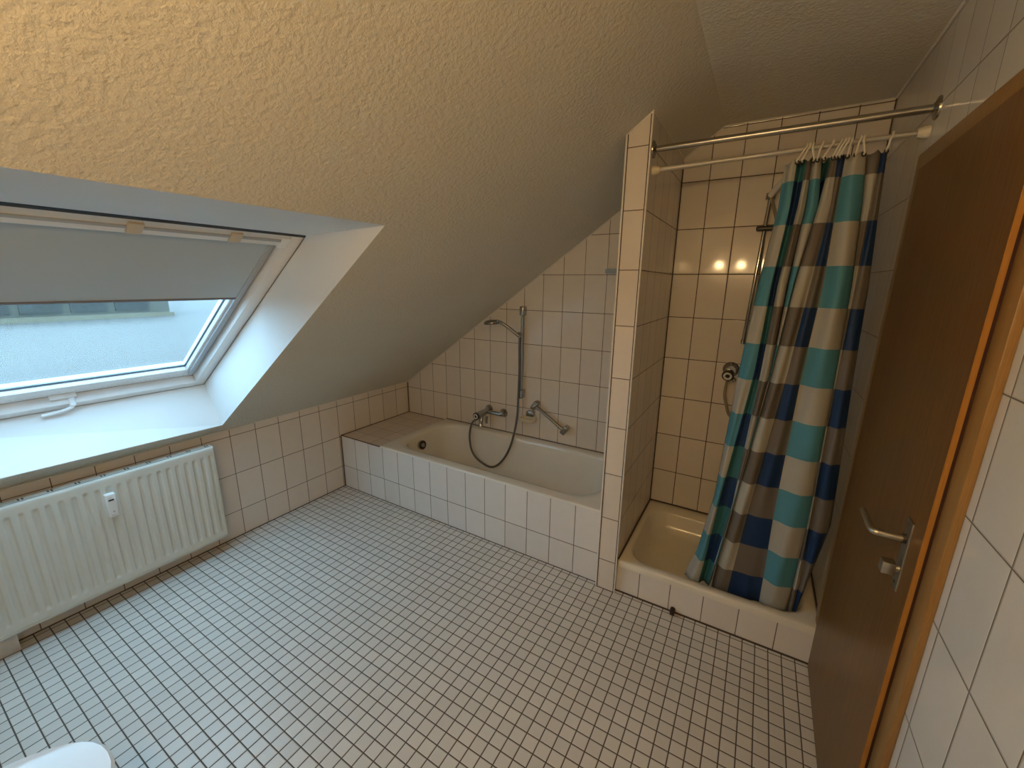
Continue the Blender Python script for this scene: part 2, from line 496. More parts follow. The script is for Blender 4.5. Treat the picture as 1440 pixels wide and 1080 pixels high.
# rounded lower lip of the reveal
b = B(); tube(b, [S(*OB[0]) + Vector((-.002, .0, 0)), S(*OB[1]) + Vector((-.002, 0, 0))], .004, 8); struct('trim_8', b, M['reveal'], smooth=True)

win = thing('window_1', 'roof window set deep in the sloped ceiling', 'window', W0, kind='structure')
FW = .052
b = B()       # fixed frame: flat inner lip and sides running outwards, let into the roof
wbox(b, -.03, FW, -.03, WLEN + .03, .001, .10, .002); wbox(b, WWID - FW, WWID + .03, -.03, WLEN + .03, .001, .10, .002)
wbox(b, FW, WWID - FW, -.03, .045, .001, .10, .002); wbox(b, FW, WWID - FW, WLEN - .05, WLEN + .03, .001, .10, .002)
obj('frame', b, M['winbeige'], win, smooth=True)
b = B(); wbox(b, -.004, 0.0, -.004, WLEN, -.004, .004)
wbox(b, 0, WWID, -.006, 0.0, -.004, .004); obj('lining_joint', b, M['wingrey'], win)
u0, u1, v0, v1 = .057, WWID - .057, .050, WLEN - .055
gu0, gu1, gv0, gv1 = .100, WWID - .100, .128, WLEN - .12
b = B()
wbox(b, u0, gu0, v0, v1, .048, .105, .004); wbox(b, gu1, u1, v0, v1, .048, .105, .004)
wbox(b, gu0, gu1, v0, gv0, .048, .105, .004); wbox(b, gu0, gu1, gv1, v1, .048, .105, .004)
obj('sash', b, M['winwhite'], win, smooth=True)
b = B()
g = .003
wbox(b, gu0 - .002, gu0 + g, gv0, gv1, .070, .078); wbox(b, gu1 - g, gu1 + .002, gv0, gv1, .070, .078)
wbox(b, gu0, gu1, gv0 - .002, gv0 + g, .070, .078); obj('gasket', b, M['gasket'], win)
b = B()
wbox(b, FW, u0, v0, v1, .050, .058); wbox(b, WWID - u0, WWID - FW, v0, v1, .05, .058); wbox(b, FW, WWID - FW, .045, v0, .05, .058)
obj('gap_fill', b, M['wingrey'], win)
b = B(); wbox(b, gu0, gu1, gv0, gv1, .078, .086); obj('glass_pane', b, M['glass'], win, smooth=False)
# handle: small plate, round pivot, slim lever running left
b = B(); wbox(b, .535, .625, .046, .062, .026, .050, .003); obj('handle_plate', b, M['winwhite'], win)
hd = B()
tube(hd, [Wp(.555, .050, .045), Wp(.555, .040, .015), Wp(.555, .034, -.008)], .013, 12)
tube(hd, smooth_path([Wp(.553, .036, -.004), Wp(.565, .030, -.014), Wp(.60, .022, -.022), Wp(.66, .016, -.026)], 5), .0075, 10)
obj('handle', hd, M['winwhite'], win)

# ------------------------------------------------------------------ roller blind
bl = thing('roller_blind', 'grey roller blind pulled halfway down the roof window', 'blind', Wp(.06, 1.33, .02))
b = B()
wbox(b, .052, WWID - .052, 1.288, 1.335, .000, .046, .008, 3)
obj('cassette', b, M['winbeige'], bl)
b = B(); wbox(b, .085, WWID - .085, 1.318, 1.329, -.005, .004, .002); obj('cassette_strip', b, M['wingrey'], bl)
for u in (.066, WWID - .066):
    b = B(); wbox(b, u - .022, u + .022, 1.278, 1.342, -.003, .048, .006); obj('end_cap', b, M['winwhite'], bl)
b = B(); wbox(b, .0, WWID - .0, 1.359, 1.3695, -.003, .004); obj('shadow_gap', b, M['gasket'], bl)  # solid dark strip painting the shade of the joint above the cassette
for u in (.252, .540, .828):
    b = B(); wbox(b, u - .020, u + .020, 1.298, 1.345, -.008, .006, .003); obj('clip', b, M['plastic_beige'], bl)
b = B(); wbox(b, .086, WWID - .086, .858, 1.30, .038, .040); obj('fabric', b, M['blind'], bl, smooth=False)
b = B(); wbox(b, .086, WWID - .086, .848, .860, .034, .046, .003); obj('bottom_bar', b, M['blindedge'], bl)
for u in (.075, WWID - .075):
    b = B(); wbox(b, u - .013, u + .013, .085, 1.29, .034, .047, .002); obj('side_rail', b, M['wingrey'], bl)

# ------------------------------------------------------------------ outside
hall = thing('neighbouring_building', 'long grey green building beyond the pale flat roof outside the window', 'building', (-35, -4, -.9))
b = B(); box(b, -46, -34, -28, 11.2, -.9, 1.6); obj('wall', b, simple('hall_wall', (0.085, 0.080, 0.058), .8, var=.1), hall)
wm = simple('hall_window', (0.018, 0.020, 0.013), .4); wf = simple('hall_window_frame', (0.15, 0.125, 0.075), .6)
for i in range(7):
    y1 = 10.0 - i * 2.1
    b = B(); box(b, -33.98, -33.9, y1 - 1.75, y1, -0.45, 0.55)
    for k in range(3): box(b, -33.9, -33.86, y1 - 1.75, y1, -0.40 + k * .45, -0.32 + k * .45)
    w = obj('window', b, wm, hall)
b = B(); box(b, -34.0, -33.6, -28, 11.3, -0.9, -0.62); obj('ledge', b, wf, hall)
b = B(); box(b, -120, -2.2, -60, 90, -3, -0.9)
fr = obj('neighbouring_flat_roof', b, simple('pale_roof_felt', (0.098, 0.086, 0.072), .85, bump=.2, bscale=4, var=.06), loc=(-20, -4, -3))
tag(fr, 'pale wet flat roof seen through the lower glass of the roof window', 'roof')

# ------------------------------------------------------------------ bath surround and tub
sur = thing('bath_surround', 'white tiled bath surround with a tiled ledge at its left end', 'bath surround')
b = B(); box(b, 0.0045, PX0 - .0035, 0.0, 0.012, 0.0, 0.4325); obj('front_panel', b, M['tile_bathfront'], sur, smooth=False)
b = B(); box(b, 0.0045, 0.442, 0.012, YB - .004, 0.30, 0.4322); obj('ledge', b, M['tile_ledge'], sur, smooth=False)

tub = thing('bathtub', 'cream enamel built in bathtub behind the white tiled panel', 'bathtub', (1.29, .37, 0.02))
def ring(x0, x1, y0, y1, r, z): return [(x, y, z) for x, y in rrect(x0, x1, y0, y1, r)]
X0, X1, Y0, Y1 = .444, PX0 - .005, -.010, YB - .002
L = [ring(X0 + .006, X1 - .006, Y0 + .006, Y1, .01, .4335), ring(X0, X1, Y0, Y1, .012, .4355), ring(X0, X1, Y0, Y1, .014, .443),
     ring(X0 + .003, X1 - .003, Y0 + .003, Y1 - .003, .014, .4465), ring(X0 + .010, X1 - .01, Y0 + .010, Y1 - .008, .015, .448),
     ring(X0 + .05, X1 - .05, Y0 + .066, Y1 - .05, .13, .4465),
     ring(.512, 2.066, .074, .680, .205, .443), ring(.518, 2.058, .080, .674, .200, .436), ring(.523, 2.050, .085, .669, .195, .420),
     ring(.548, 2.005, .105, .650, .185, .26), ring(.572, 1.955, .125, .632, .175, .12), ring(.592, 1.92, .142, .617, .16, .07),
     ring(.63, 1.87, .175, .585, .13, .045), ring(.80, 1.6, .28, .48, .08, .038)]
b = B(); loft(b, L); obj('shell', b, M['enamel'], tub, autosmooth=50)
ov = B(); lathe(ov, (.546, .327, .36), (1, 0, .10), [(-.012, .036), (.004, .036), (.008, .030), (.007, .024), (.012, .020), (.018, .017), (.019, 0)], 28)
of = obj('overflow', ov, M['chrome'], tub, label='round chrome overflow knob')
b = B(); torus(b, (.556, .327, .361), (1, 0, .1), .031, .006, 28, 8); obj('overflow_ring', b, M['darkmetal'], tub)
b = B(); lathe(b, (.86, .38, .040), (0, 0, 1), [(0, .034), (.004, .034), (.006, .026), (.004, .022), (.004, 0)], 24); obj('drain', b, M['chrome'], tub)

# ------------------------------------------------------------------ bath fittings
mx = thing('bath_mixer_tap', 'chrome wall mixer tap above the back rim of the bathtub', 'tap', (.98, YB, .605))
for x, z in ((.911, .613), (1.052, .602)):
    b = B(); lathe(b, (x, YB, z), (0, -1, 0), [(0, .036), (.006, .036), (.016, .030), (.030, .021), (.050, .017), (.058, .0)], 24); obj('escutcheon', b, M['chrome'], mx)
b = B(); tube(b, [(1.052, .698, .602), (1.0, .690, .606), (.93, .684, .606), (.905, .69, .612)], .0165, 14); obj('body', b, M['chrome'], mx)
b = B(); lathe(b, (.918, .695, .607), (-.12, -1, -.10), [(0, .024), (.05, .027), (.10, .026), (.118, .028), (.122, 0)], 24); obj('cartridge', b, M['chrome'], mx)
kb = B(); lathe(kb, (.905, .578, .595), (-.12, -1, -.10), [(0, .030), (.012, .030), (.016, .026), (.012, .019), (.012, .0)], 28); k = obj('knob', kb, M['darkmetal'], mx, label='dark round knob with a pale ring')
b = B(); torus(b, (.903, .564, .5935), (-.12, -1, -.10), .0165, .004, 24, 8); obj('knob_ring', b, M['plastic_w'], k)
b = B(); tube(b, smooth_path([(.912, .640, .590), (.912, .625, .548), (.918, .612, .520), (.922, .606, .500)], 4), .015, 14); obj('spout', b, M['chrome'], mx)
b = B(); tube(b, [(.945, .66, .575), (.955, .64, .552), (.968, .622, .535)], .009, 10); obj('diverter', b, M['chrome'], mx)
b = B(); tube(b, [(.890, .64, .572), (.875, .64, .560), (.852, .64, .538)], .012, 10); obj('hose_outlet', b, M['chrome'], mx)

rail = thing('slide_bar_shower', 'chrome slide bar with grey hand shower on the wall above the bathtub', 'shower set', (1.23, YB, .77))
b = B(); tube(b, [(1.228, .705, .775), (1.232, .705, 1.445)], .0110, 16); obj('bar', b, M['chrome'], rail)
for z in (.800, 1.425):
    b = B(); box(b, 1.212, 1.248, .688, YB - .001, z - .040, z + .030, .010, 3); obj('bracket', b, M['chrome'], rail)
b = B(); lathe(b, (1.228, .705, 1.232), (0, 0, 1), [(0, .0), (.0, .019), (.032, .019), (.032, 0)], 20); tube(b, [(1.228, .705, 1.248), (1.215, .678, 1.252)], .017, 14); obj('slider', b, M['chrome'], rail)
hh = B()
tube(hh, smooth_path([(1.220, .682, 1.236), (1.175, .658, 1.278), (1.13, .636, 1.315), (1.088, .622, 1.338), (1.060, .615, 1.345)], 4), .012, 14,
     radii=None)
lathe(hh, (1.028, .606, 1.352), (.10, .0, -1), [(-.002, 0), (.0, .030), (.006, .050), (.016, .060), (.026, .060)], 28)
h = obj('hand_shower', hh, simple('grey_chrome', (0.35, 0.34, 0.33), .2, .9), rail)
b = B(); lathe(b, (1.0306, .606, 1.326), (.10, .0, -1), [(-.001, .057), (.005, .056), (.005, 0)], 28); obj('spray_face', b, M['plastic_b'], h)
hp = [(1.222, .685, 1.228), (1.218, .688, 1.15), (1.222, .688, .982), (1.219, .686, .845), (1.217, .682, .706), (1.217, .672, .624), (1.209, .653, .513), (1.181, .638, .383), (1.129, .63, .272), (1.069, .62, .2),
      (.993, .63, .162), (.923, .62, .183), (.859, .62, .218), (.816, .62, .278), (.792, .63, .357), (.797, .63, .433), (.813, .64, .504), (.852, .64, .538)]
b = B(); tube(b, smooth_path(hp, 6), .0085, 10); obj('hose', b, M['hose'], rail, label='dark flexible metal hose looping down into the bathtub')

gb = thing('grab_handle', 'slanted chrome grab handle on the tiled wall above the bathtub', 'grab handle', (1.47, YB, .65))
b = B(); tube(b, [(1.352, .700, .728), (1.600, .700, .570)], .0125, 16); obj('grip', b, M['chrome'], gb)
for x, z, dx, dz in ((1.352, .722, .03, .034), (1.600, .574, .03, .034)):
    b = B(); box(b, x - .020, x + .020, .685, YB, z - .036, z + .036, .010, 3)
    bmesh.ops.rotate(b, verts=b.verts, cent=Vector((x, .72, z)), matrix=Matrix.Rotation(math.radians(33), 3, 'Y'))
    obj('end_post', b, M['chrome'], gb)
sd = thing('soap_dish', 'cream soap dish on a chrome bracket left of the slanted grab handle', 'soap dish', (1.30, YB, .60))
b = B(); box(b, 1.278, 1.338, .700, YB, .628, .668, .004); obj('bracket', b, M['chrome'], sd)
b = B()
loft(b, [[(x, y, .592) for x, y in rrect(1.250, 1.350, .655, .722, .02)], [(x, y, .620) for x, y in rrect(1.238, 1.362, .645, YB - .006, .025)],
         [(x, y, .622) for x, y in rrect(1.244, 1.356, .651, YB - .012, .022)], [(x, y, .604) for x, y in rrect(1.254, 1.346, .661, YB - .02, .018)]], cap_first=True)
obj('tray', b, M['plastic_c'], sd)
ws = B(); box(ws, 1.836, 2.02, YB - .060, YB, 1.680, 1.712, .006, 2)
o = obj('wall_shelf', ws, M['shelfblue'], loc=(1.9, YB, 1.69)); tag(o, 'small blue grey shelf on the tiled wall behind the partition edge', 'shelf')

# ------------------------------------------------------------------ shower
pl = B(); box(pl, PX1 + .0005, XR - .005, -.001, .012, .0, .1578); o = obj('shower_plinth', pl, M['tile_plinth'], smooth=False)
tag(o, 'low tiled plinth of square white tiles under the shower tray front', 'plinth')
tr = thing('shower_tray', 'cream enamel shower tray behind the checked curtain', 'shower tray', (2.67, .36, .02))
X0, X1, Y0, Y1 = PX1 + .002, XR - .004, -.013, .7325
L = [ring(X0 + .004, X1 - .004, Y0 + .006, Y1, .008, .159), ring(X0, X1, Y0, Y1, .010, .160), ring(X0, X1, Y0, Y1, .012, .186), ring(X0 + .003, X1 - .002, Y0 + .003, Y1 - .002, .012, .192),
     ring(X0 + .010, X1 - .008, Y0 + .010, Y1 - .008, .014, .195), ring(X0 + .030, X1 - .036, Y0 + .044, Y1 - .07, .10, .194),
     ring(2.277, 3.064, .038, .640, .115, .188), ring(2.284, 3.056, .044, .634, .11, .178), ring(2.30, 3.04, .058, .618, .10, .12), ring(2.325, 3.015, .082, .596, .09, .075),
     ring(2.37, 2.97, .125, .555, .07, .060), ring(2.55, 2.8, .26, .42, .04, .056)]
b = B(); loft(b, L); obj('basin', b, M['enamel_tray'], tr, autosmooth=50)
b = B(); lathe(b, (2.67, .34, .056), (0, 0, 1), [(0, .04), (.004, .04), (.006, .03), (.006, 0)], 24); obj('drain', b, M['chrome'], tr)

ds = thing('door_stop', 'small dark brown door stop on the floor at the shower plinth', 'door stop', (2.533, -.03, 0))
b = B(); lathe(b, (2.533, -.003, .019), (0, -1, 0), [(0, .0), (.0, .013), (.030, .012), (.036, .009), (.038, 0)], 18); obj('bumper', b, M['rubber'], ds)
b = B(); box(b, 2.523, 2.543, -.030, -.004, .0, .010, .003); obj('foot', b, M['rubber'], ds)

ss = thing('shower_rail_set', 'chrome slide rail and white hand shower in the shower, half behind the curtain', 'shower set', (2.67, .733, 1.2))
b = B(); tube(b, [(2.655, .690, 1.30), (2.685, .690, 2.065)], .0095, 14); obj('bar', b, M['chrome'], ss)
b = B(); lathe(b, (2.6845, .690, 2.045), (.04, 0, 1), [(0, 0), (.0, .022), (.030, .022), (.030, 0)], 18); box(b, 2.672, 2.697, .69, .733, 2.048, 2.070, .004); obj('top_bracket', b, M['chrome'], ss)
b = B(); box(b, 2.643, 2.668, .69, .733, 1.300, 1.325, .004); obj('bottom_bracket', b, M['chrome'], ss)
b = B(); box(b, 2.640, 2.760, .668, .708, 1.893, 1.917, .008, 3); obj('slider', b, M['darkmetal'], ss, label='dark slider clamp')
hs = B(); tube(hs, smooth_path([(2.684, .672, 2.062), (2.705, .640, 2.088), (2.735, .600, 2.113), (2.765, .570, 2.125)], 4), .015, 14)
lathe(hs, (2.80, .545, 2.130), (.2, -.1, -1), [(-.006, 0), (0, .03), (.016, .048), (.028, .048), (.028, 0)], 24); obj('hand_shower', hs, M['plastic_w'], ss)
hp = [(2.690, .675, 2.05), (2.76, .62, 1.80), (2.79, .60, 1.4), (2.77, .62, 1.05), (2.70, .66, .86), (2.640, .70, .875), (2.614, .70, .94), (2.600, .70, .995), (2.601, .69, 1.055), (2.606, .675, 1.085)]
b = B(); tube(b, smooth_path(hp, 6), .008, 10); obj('hose', b, M['hose_pale'], ss)
sv = thing('shower_valve', 'round chrome shower valve with a white ringed knob on the shower wall', 'valve', (2.612, .733, 1.14))
b = B(); lathe(b, (2.614, .733, 1.142), (0, -1, 0), [(0, .044), (.006, .044), (.016, .036), (.022, .030), (.05, .028), (.056, .026), (.056, 0)], 28); obj('body', b, M['chrome'], sv)
kb = B(); lathe(kb, (2.606, .678, 1.122), (-.05, -1, -.25), [(0, .026), (.012, .031), (.026, .031), (.030, .027), (.027, .02), (.027, 0)], 28); k = obj('knob', kb, M['darkmetal'], sv)
b = B(); torus(b, (2.6045, .6495, 1.1148), (-.05, -1, -.25), .0175, .0058, 26, 8); obj('knob_ring', b, M['plastic_w'], k)
b = B(); tube(b, [(2.614, .685, 1.12), (2.645, .67, 1.085)], .011, 12); obj('outlet', b, M['chrome'], sv)

# rods
r1 = thing('shower_rod', 'thick steel shower rod, the upper one, across the shower opening', 'rod', (2.67, .025, 2.171))
b = B(); tube(b, [(PX1 + .001, .0277, 2.1715), (XR - .001, .0235, 2.1690)], .0125, 18); obj('pole', b, M['steel'], r1)
for x, y, s, z in ((PX1, .0277, 1, 2.1715), (XR, .0235, -1, 2.1690)):
    b = B(); lathe(b, (x, y, z), (s, 0, 0), [(0, .034), (.005, .033), (.010, .020), (.014, .014), (.014, .012)], 28); obj('flange', b, M['steel'], r1)
r2 = thing('curtain_rod', 'thin tension rod below the thick steel one, carrying the checked curtain', 'rod', (2.67, .05, 2.10))
RA, RB = Vector((PX1 + .0005, .034, 2.091)), Vector((XR - .0005, .068, 2.114))
def rodp(t): return RA.lerp(RB, t)
b = B(); tube(b, [rodp(.02), rodp(.245)], .0105, 28); obj('outer_pole', b, M['rodwhite'], r2)
b = B(); tube(b, [rodp(.20), rodp(.98)], .0088, 28); obj('inner_pole', b, M['rodwhite'], r2)
for t0, t1 in ((0.0, .034), (.966, 1.0)):
    d = (RB - RA).normalized(); Lh = (rodp(t1) - rodp(t0)).length
    prof = [(0, 0), (0, .019), (Lh * .5, .018), (Lh, .0125), (Lh, 0)]
    b = B()
    if t0 == 0: lathe(b, rodp(0), d, prof, 20)
    else: lathe(b, rodp(1), -d, prof, 20)
    obj('end_cap', b, M['plastic_c'], r2)

# ------------------------------------------------------------------ checked shower curtain (twelve columns of squares)
ZR, PIT = 1.998, 0.1545
LV = [  # (height, x of column boundary 0..12)
 (2.060, [2.722, 2.759, 2.791, 2.806, 2.806, 2.836, 2.862, 2.880, 2.904, 2.962, 2.964, 2.999, 3.018]),
 (1.910, [2.723, 2.760, 2.786, 2.809, 2.811, 2.849, 2.850, 2.885, 2.905, 2.977, 2.979, 3.003, 3.025]),
 (1.622, [2.693, 2.740, 2.762, 2.793, 2.798, 2.816, 2.818, 2.867, 2.909, 2.994, 2.996, 3.005, 3.043]),
 (1.260, [2.670, 2.727, 2.751, 2.786, 2.787, 2.789, 2.791, 2.843, 2.893, 3.000, 3.001, 3.006, 3.058]),
 (0.640, [2.642, 2.667, 2.722, 2.725, 2.726, 2.728, 2.730, 2.788, 2.884, 3.007, 3.008, 3.014, 3.086]),
 (0.330, [2.600, 2.643, 2.688, 2.692, 2.694, 2.697, 2.700, 2.766, 2.889, 3.000, 3.002, 3.022, 3.050]),
 (0.165, [2.555, 2.625, 2.670, 2.676, 2.680, 2.684, 2.688, 2.755, 2.890, 2.997, 2.999, 3.018, 3.030]),
]
def bx_at(i, z):
    P = [(zz, xs[i]) for zz, xs in LV]
    if z >= P[0][0]: return P[0][1]
    for (za, xa), (zb, xb) in zip(P, P[1:]):
        if z >= zb:
            t = (za - z) / (za - zb)
            return xa + (xb - xa) * t
    return P[-1][1]
YD = {0: .082, .5: .048, 1: .050, 1.5: .078, 2: .062, 2.5: .046, 3: .066, 3.5: .135, 4: .066, 4.5: .044, 5: .064, 5.5: .135, 6: .060, 6.5: .034,
      7: .052, 7.5: .044, 8: .064, 8.5: .030, 9: .060, 9.5: .130, 10: .066, 10.5: .050, 11: .060, 11.5: .044, 12: .066}
def cloth(s, z):
    ks = [k / 2 for k in range(25)]
    def kp(k):
        k = max(0, min(12, k))
        i = int(k)
        x = bx_at(i, z) if k == i else (bx_at(i, z) + bx_at(i + 1, z)) / 2
        top = max(0, min(1, (z - 1.75) / .3)); low = max(0, min(1, (.75 - z) / .5))
        y = YD[k]
        y = .058 + (y - .058) * (1 - .25 * top) + .016 * low
        return x, y
    a = math.floor(s * 2) / 2
    a = min(a, 11.5); t = (s - a) / .5
    p0, p1, p2, p3 = kp(a - .5), kp(a), kp(a + .5), kp(a + 1)
    def cr(i): return .5 * (2 * p1[i] + (p2[i] - p0[i]) * t + (2 * p0[i] - 5 * p1[i] + 4 * p2[i] - p3[i]) * t * t + (3 * p1[i] - p0[i] - 3 * p2[i] + p3[i]) * t ** 3)
    x = p1[0] + (p2[0] - p1[0]) * t if True else cr(0)
    # soft secondary wrinkles
    wv = .0035 * math.sin(s * 5.1 + z * 3.3) + .0025 * math.sin(s * 9.7 - z * 7.0 + 1.3)
    return Vector((min(x, XR - .012), max(cr(1) + wv, .024 if z > .2 else .056), z))
NS, NZ = 12 * 8, 72
ZT, ZBOT = 2.074, 0.165
b = B(); uvl = b.loops.layers.uv.new('UVMap')
def topz(s):   # hem rises towards the hooks
    return ZT - .012 * abs(math.sin(PI * (s + .25)))
grid = []
for i in range(NS + 1):
    s = 12 * i / NS; row = []
    for j in range(NZ + 1):
        z = topz(s) + (ZBOT - topz(s)) * j / NZ
        v = b.verts.new(cloth(s, z)); row.append((v, s, (ZR - z) / PIT))
    grid.append(row)
for i in range(NS):
    for j in range(NZ):
        q = [grid[i][j], grid[i][j + 1], grid[i + 1][j + 1], grid[i + 1][j]]
        f = b.faces.new([w[0] for w in q])
        sm_, vm_ = sum(w[1] for w in q) / 4, sum(w[2] for w in q) / 4
        for lp, w in zip(f.loops, q):
            lp[uvl].uv = (w[1] + (1e-4 if w[1] < sm_ else -1e-4), w[2] + 21)
cur = thing('shower_curtain', 'checked teal, navy, taupe and white shower curtain hanging into the tray', 'shower curtain', (2.85, .055, .165))
cl = obj('cloth', b, M['curtain'], cur, autosmooth=0)
sm = cl.modifiers.new('thickness', 'SOLIDIFY'); sm.thickness = .0012; sm.offset = 0
ords = ['first', 'second', 'third', 'fourth', 'fifth', 'sixth', 'seventh', 'eighth', 'ninth', 'tenth', 'eleventh', 'last']
HX = [2.781, 2.790, 2.799, 2.827, 2.858, 2.881, 2.891, 2.902, 2.911, 2.934, 2.944, 3.020]
HD = [-.020, -.014, .010, -.006, -.018, -.014, -.014, -.016, -.004, -.004, .008, -.008]
hook0 = None
for i, (x, dx) in enumerate(zip(HX, HD)):
    t = (x - RA.x) / (RB.x - RA.x); p = rodp(t)
    pts = [(dx, -.014, -.047), (dx * 1.15, -.025, -.044), (dx * .8, -.028, -.032), (dx * .35, -.019, -.012), (.002, -.015, .002), (.0035, -.008, .013), (.004, .003, .0155), (.004, .012, .010), (.004, .015, -.002)]
    b = B(); tube(b, [Vector(q) + p for q in smooth_path(pts, 5)], .0033, 8)
    o = obj('curtain_hook', b, M['hookw'], loc=p)
    tag(o, 'white plastic curtain hook, %s from the left on the thin rod' % ords[i], 'curtain hook', 'curtain hooks on the thin rod')
    c = p + Vector((dx, -.018, -.050))
    b = B(); torus(b, c + Vector((0, -.003, .002)), (0.6, -1, .15), .0068, .0022, 18, 6); obj('eyelet', b, M['plastic_b'], cur)

# ------------------------------------------------------------------ radiator
rad = thing('radiator', 'cream ribbed panel radiator below the roof window', 'radiator', (.12, -1.5, .11))
RY0, RY1, RZ0, RZ1, RXF, RXB = -0.912, -2.11, 0.110, 0.683, .118, .052
rp = B()
ny, nz = int((RY0 - RY1) / .0032), 60
pitch = .0400
def rib(y, z):
    e = min(RY0 - y, y - RY1)
    d = (RY0 - .024 - y) % pitch / pitch
    prof = 0.0
    if e > .022:
        a = abs(d - .5) * 2            # 0 centre of flat, 1 groove
        prof = max(0, min(1, (a - .42) / .34)); prof = prof * prof * (3 - 2 * prof)
    zz = min(RZ1 - .042 - z, z - RZ0 - .036)
    fade = max(0, min(1, zz / .020)); fade = fade * fade * (3 - 2 * fade)
    rnd = 0
    for ee in (e, RZ1 - z, z - RZ0):
        if ee < .008: rnd = max(rnd, 1 - math.sqrt(max(0, 1 - (1 - ee / .008) ** 2)))
    return RXF - .0080 * prof * fade - .008 * rnd
G = []
zs = [RZ0 + (RZ1 - RZ0) * (k / nz) for k in range(nz + 1)]
zs = sorted(set(zs + [RZ0 + .001, RZ0 + .003, RZ1 - .001, RZ1 - .003, RZ0 + .04, RZ0 + .05, RZ1 - .045, RZ1 - .055]))
ys = [RY0 + (RY1 - RY0) * k / ny for k in range(ny + 1)]
for y in ys: G.append([rp.verts.new((rib(y, z), y, z)) for z in zs])
for a, c in zip(G, G[1:]):
    for k in range(len(zs) - 1): rp.faces.new((a[k], a[k + 1], c[k + 1], c[k]))
obj('front_panel', rp, M['radiator'], rad, autosmooth=60)
b = B(); box(b, RXB, RXB + .012, RY1, RY0, RZ0, RZ1, .004); obj('rear_panel', b, M['radiator'], rad)
for y in (RY0, RY1):
    s = -1 if y == RY0 else 1
    b = B(); box(b, RXB, RXF - .008, min(y, y + s * .004), max(y, y + s * .004), RZ0 + .004, RZ1, .001); obj('side_plate', b, M['radiator'], rad)
b = B(); box(b, RXB - .001, RXF - .010, RY1, RY0, RZ1 - .004, RZ1 + .001, .0015); tp = obj('top_grille', b, M['radiator'], rad)
y = RY0 - .012
b = B(); box(b, RXF - .020, RXF - .0165, RY1 + .005, RY0 - .005, RZ1 + .0006, RZ1 + .0018); obj('grille_groove', b, M['radslot'], tp)
while y > RY1 + .05:
    b = B()
    for dy in (0, .012): box(b, RXB + .012, RXF - .030, y - dy - .0055, y - dy, RZ1 + .0004, RZ1 + .0016)
    obj('grille_slot', b, M['radslot'], tp); y -= .0885
b = B(); box(b, RXF - .010, RXF - .002, RY1 + .01, RY0 - .01, RZ0 - .006, RZ0 + .01, .002); obj('bottom_edge', b, M['radiator'], rad)
for y in (-1.05, -1.95):
    b = B(); box(b, 0.0015, RXB + .002, y - .02, y + .02, .20, .60, .003); obj('wall_bracket', b, M['radiator'], rad)
al = thing('heat_meter', 'white heat meter with a dark display on the radiator front', 'heat meter', (RXF, -1.381, .54))
b = B(); box(b, RXF - .004, RXF + .026, -1.400, -1.362, .486, .606, .005, 3); obj('housing', b, M['plastic_w'], al)
b = B(); box(b, RXF + .0258, RXF + .0275, -1.392, -1.372, .572, .580, .001); obj('display', b, M['plastic_b'], al)
for y0_, y1_, z0_, z1_ in ((-1.390, -1.376, .588, .590), (-1.384, -1.377, .512, .518), (-1.392, -1.378, .497, .499)):
    b = B(); box(b, RXF + .0258, RXF + .0266, y0_, y1_, z0_, z1_); obj('print_mark', b, M['wingrey'], al)
# boxed-in pipe at the foot of the wall left of the radiator
b = B(); box(b, 0.0, .080, -2.3, -1.760, .0, .100, .002); o = obj('pipe_casing', b, simple('casing_tile', (0.62, 0.56, 0.49), .3), loc=(.04, -2.0, 0))
tag(o, 'low beige boxed pipe casing on the floor under the radiator left end', 'pipe casing')

# ------------------------------------------------------------------ door
d1 = thing('door_1', 'brown wooden door, closed, with a lighter casing', 'door', (XR, -.4, 0), kind='structure')
CF = 3.1005
b = B(); box(b, CF, XR, -.848, -.775, 0.0, 2.055, .0025); box(b, CF, XR, -.775, .055, 1.985, 2.040, .0025); box(b, CF, XR, -.02, .055, 0.0, 1.985, .0025)
obj('casing', b, M['casing'], d1)
b = B()
hy, ly = -.018, -.795
def leafx(y): return 3.0945 + (3.0845 - 3.0945) * (hy - y) / (hy - ly)
pts = []
tl = .0100
for x0, y in ((0, hy), (0, ly)): pts.append((leafx(y), y))
Z0, Z1 = .006, 1.985
fr_ = [b.verts.new((leafx(hy), hy, Z0)), b.verts.new((leafx(ly), ly, Z0)), b.verts.new((leafx(ly), ly, Z1)), b.verts.new((leafx(hy), hy, Z1))]
bk_ = [b.verts.new((min(leafx(y_) + tl, CF - .0003), y_, z_)) for y_, z_ in ((hy, Z0), (ly, Z0), (ly, Z1), (hy, Z1))]
b.faces.new(fr_); b.faces.new(bk_[::-1])
for i in range(4): b.faces.new((fr_[i], bk_[i], bk_[(i + 1) % 4], fr_[(i + 1) % 4]))
bmesh.ops.recalc_face_normals(b, faces=b.faces)
bmesh.ops.bevel(b, geom=[e for e in b.edges], offset=.0012, segments=2, affect='EDGES')
lf = obj('leaf', b, [M['door'], M['door_edge']], d1, smooth=False)
for p in lf.data.polygons:
    if abs(p.normal.y) > .6: p.material_index = 1
b = B(); box(b, leafx(ly) + tl - .0005, CF, ly + .004, ly + .02, .006, 1.98); obj('gap_fill', b, M['gap'], d1)  # dark strip behind the leaf edge, gap shade put in as colour
hn = B(); box(hn, leafx(-.712) - .0035, leafx(-.712) + .001, -.732, -.692, .900, 1.082, .0012); hpl = obj('handle_plate', hn, M['satin'], d1)
fx = leafx(-.712)
b = B(); tube(b, [(fx - .002, -.712, 1.034), (3.030, -.712, 1.034)], .0085, 14)
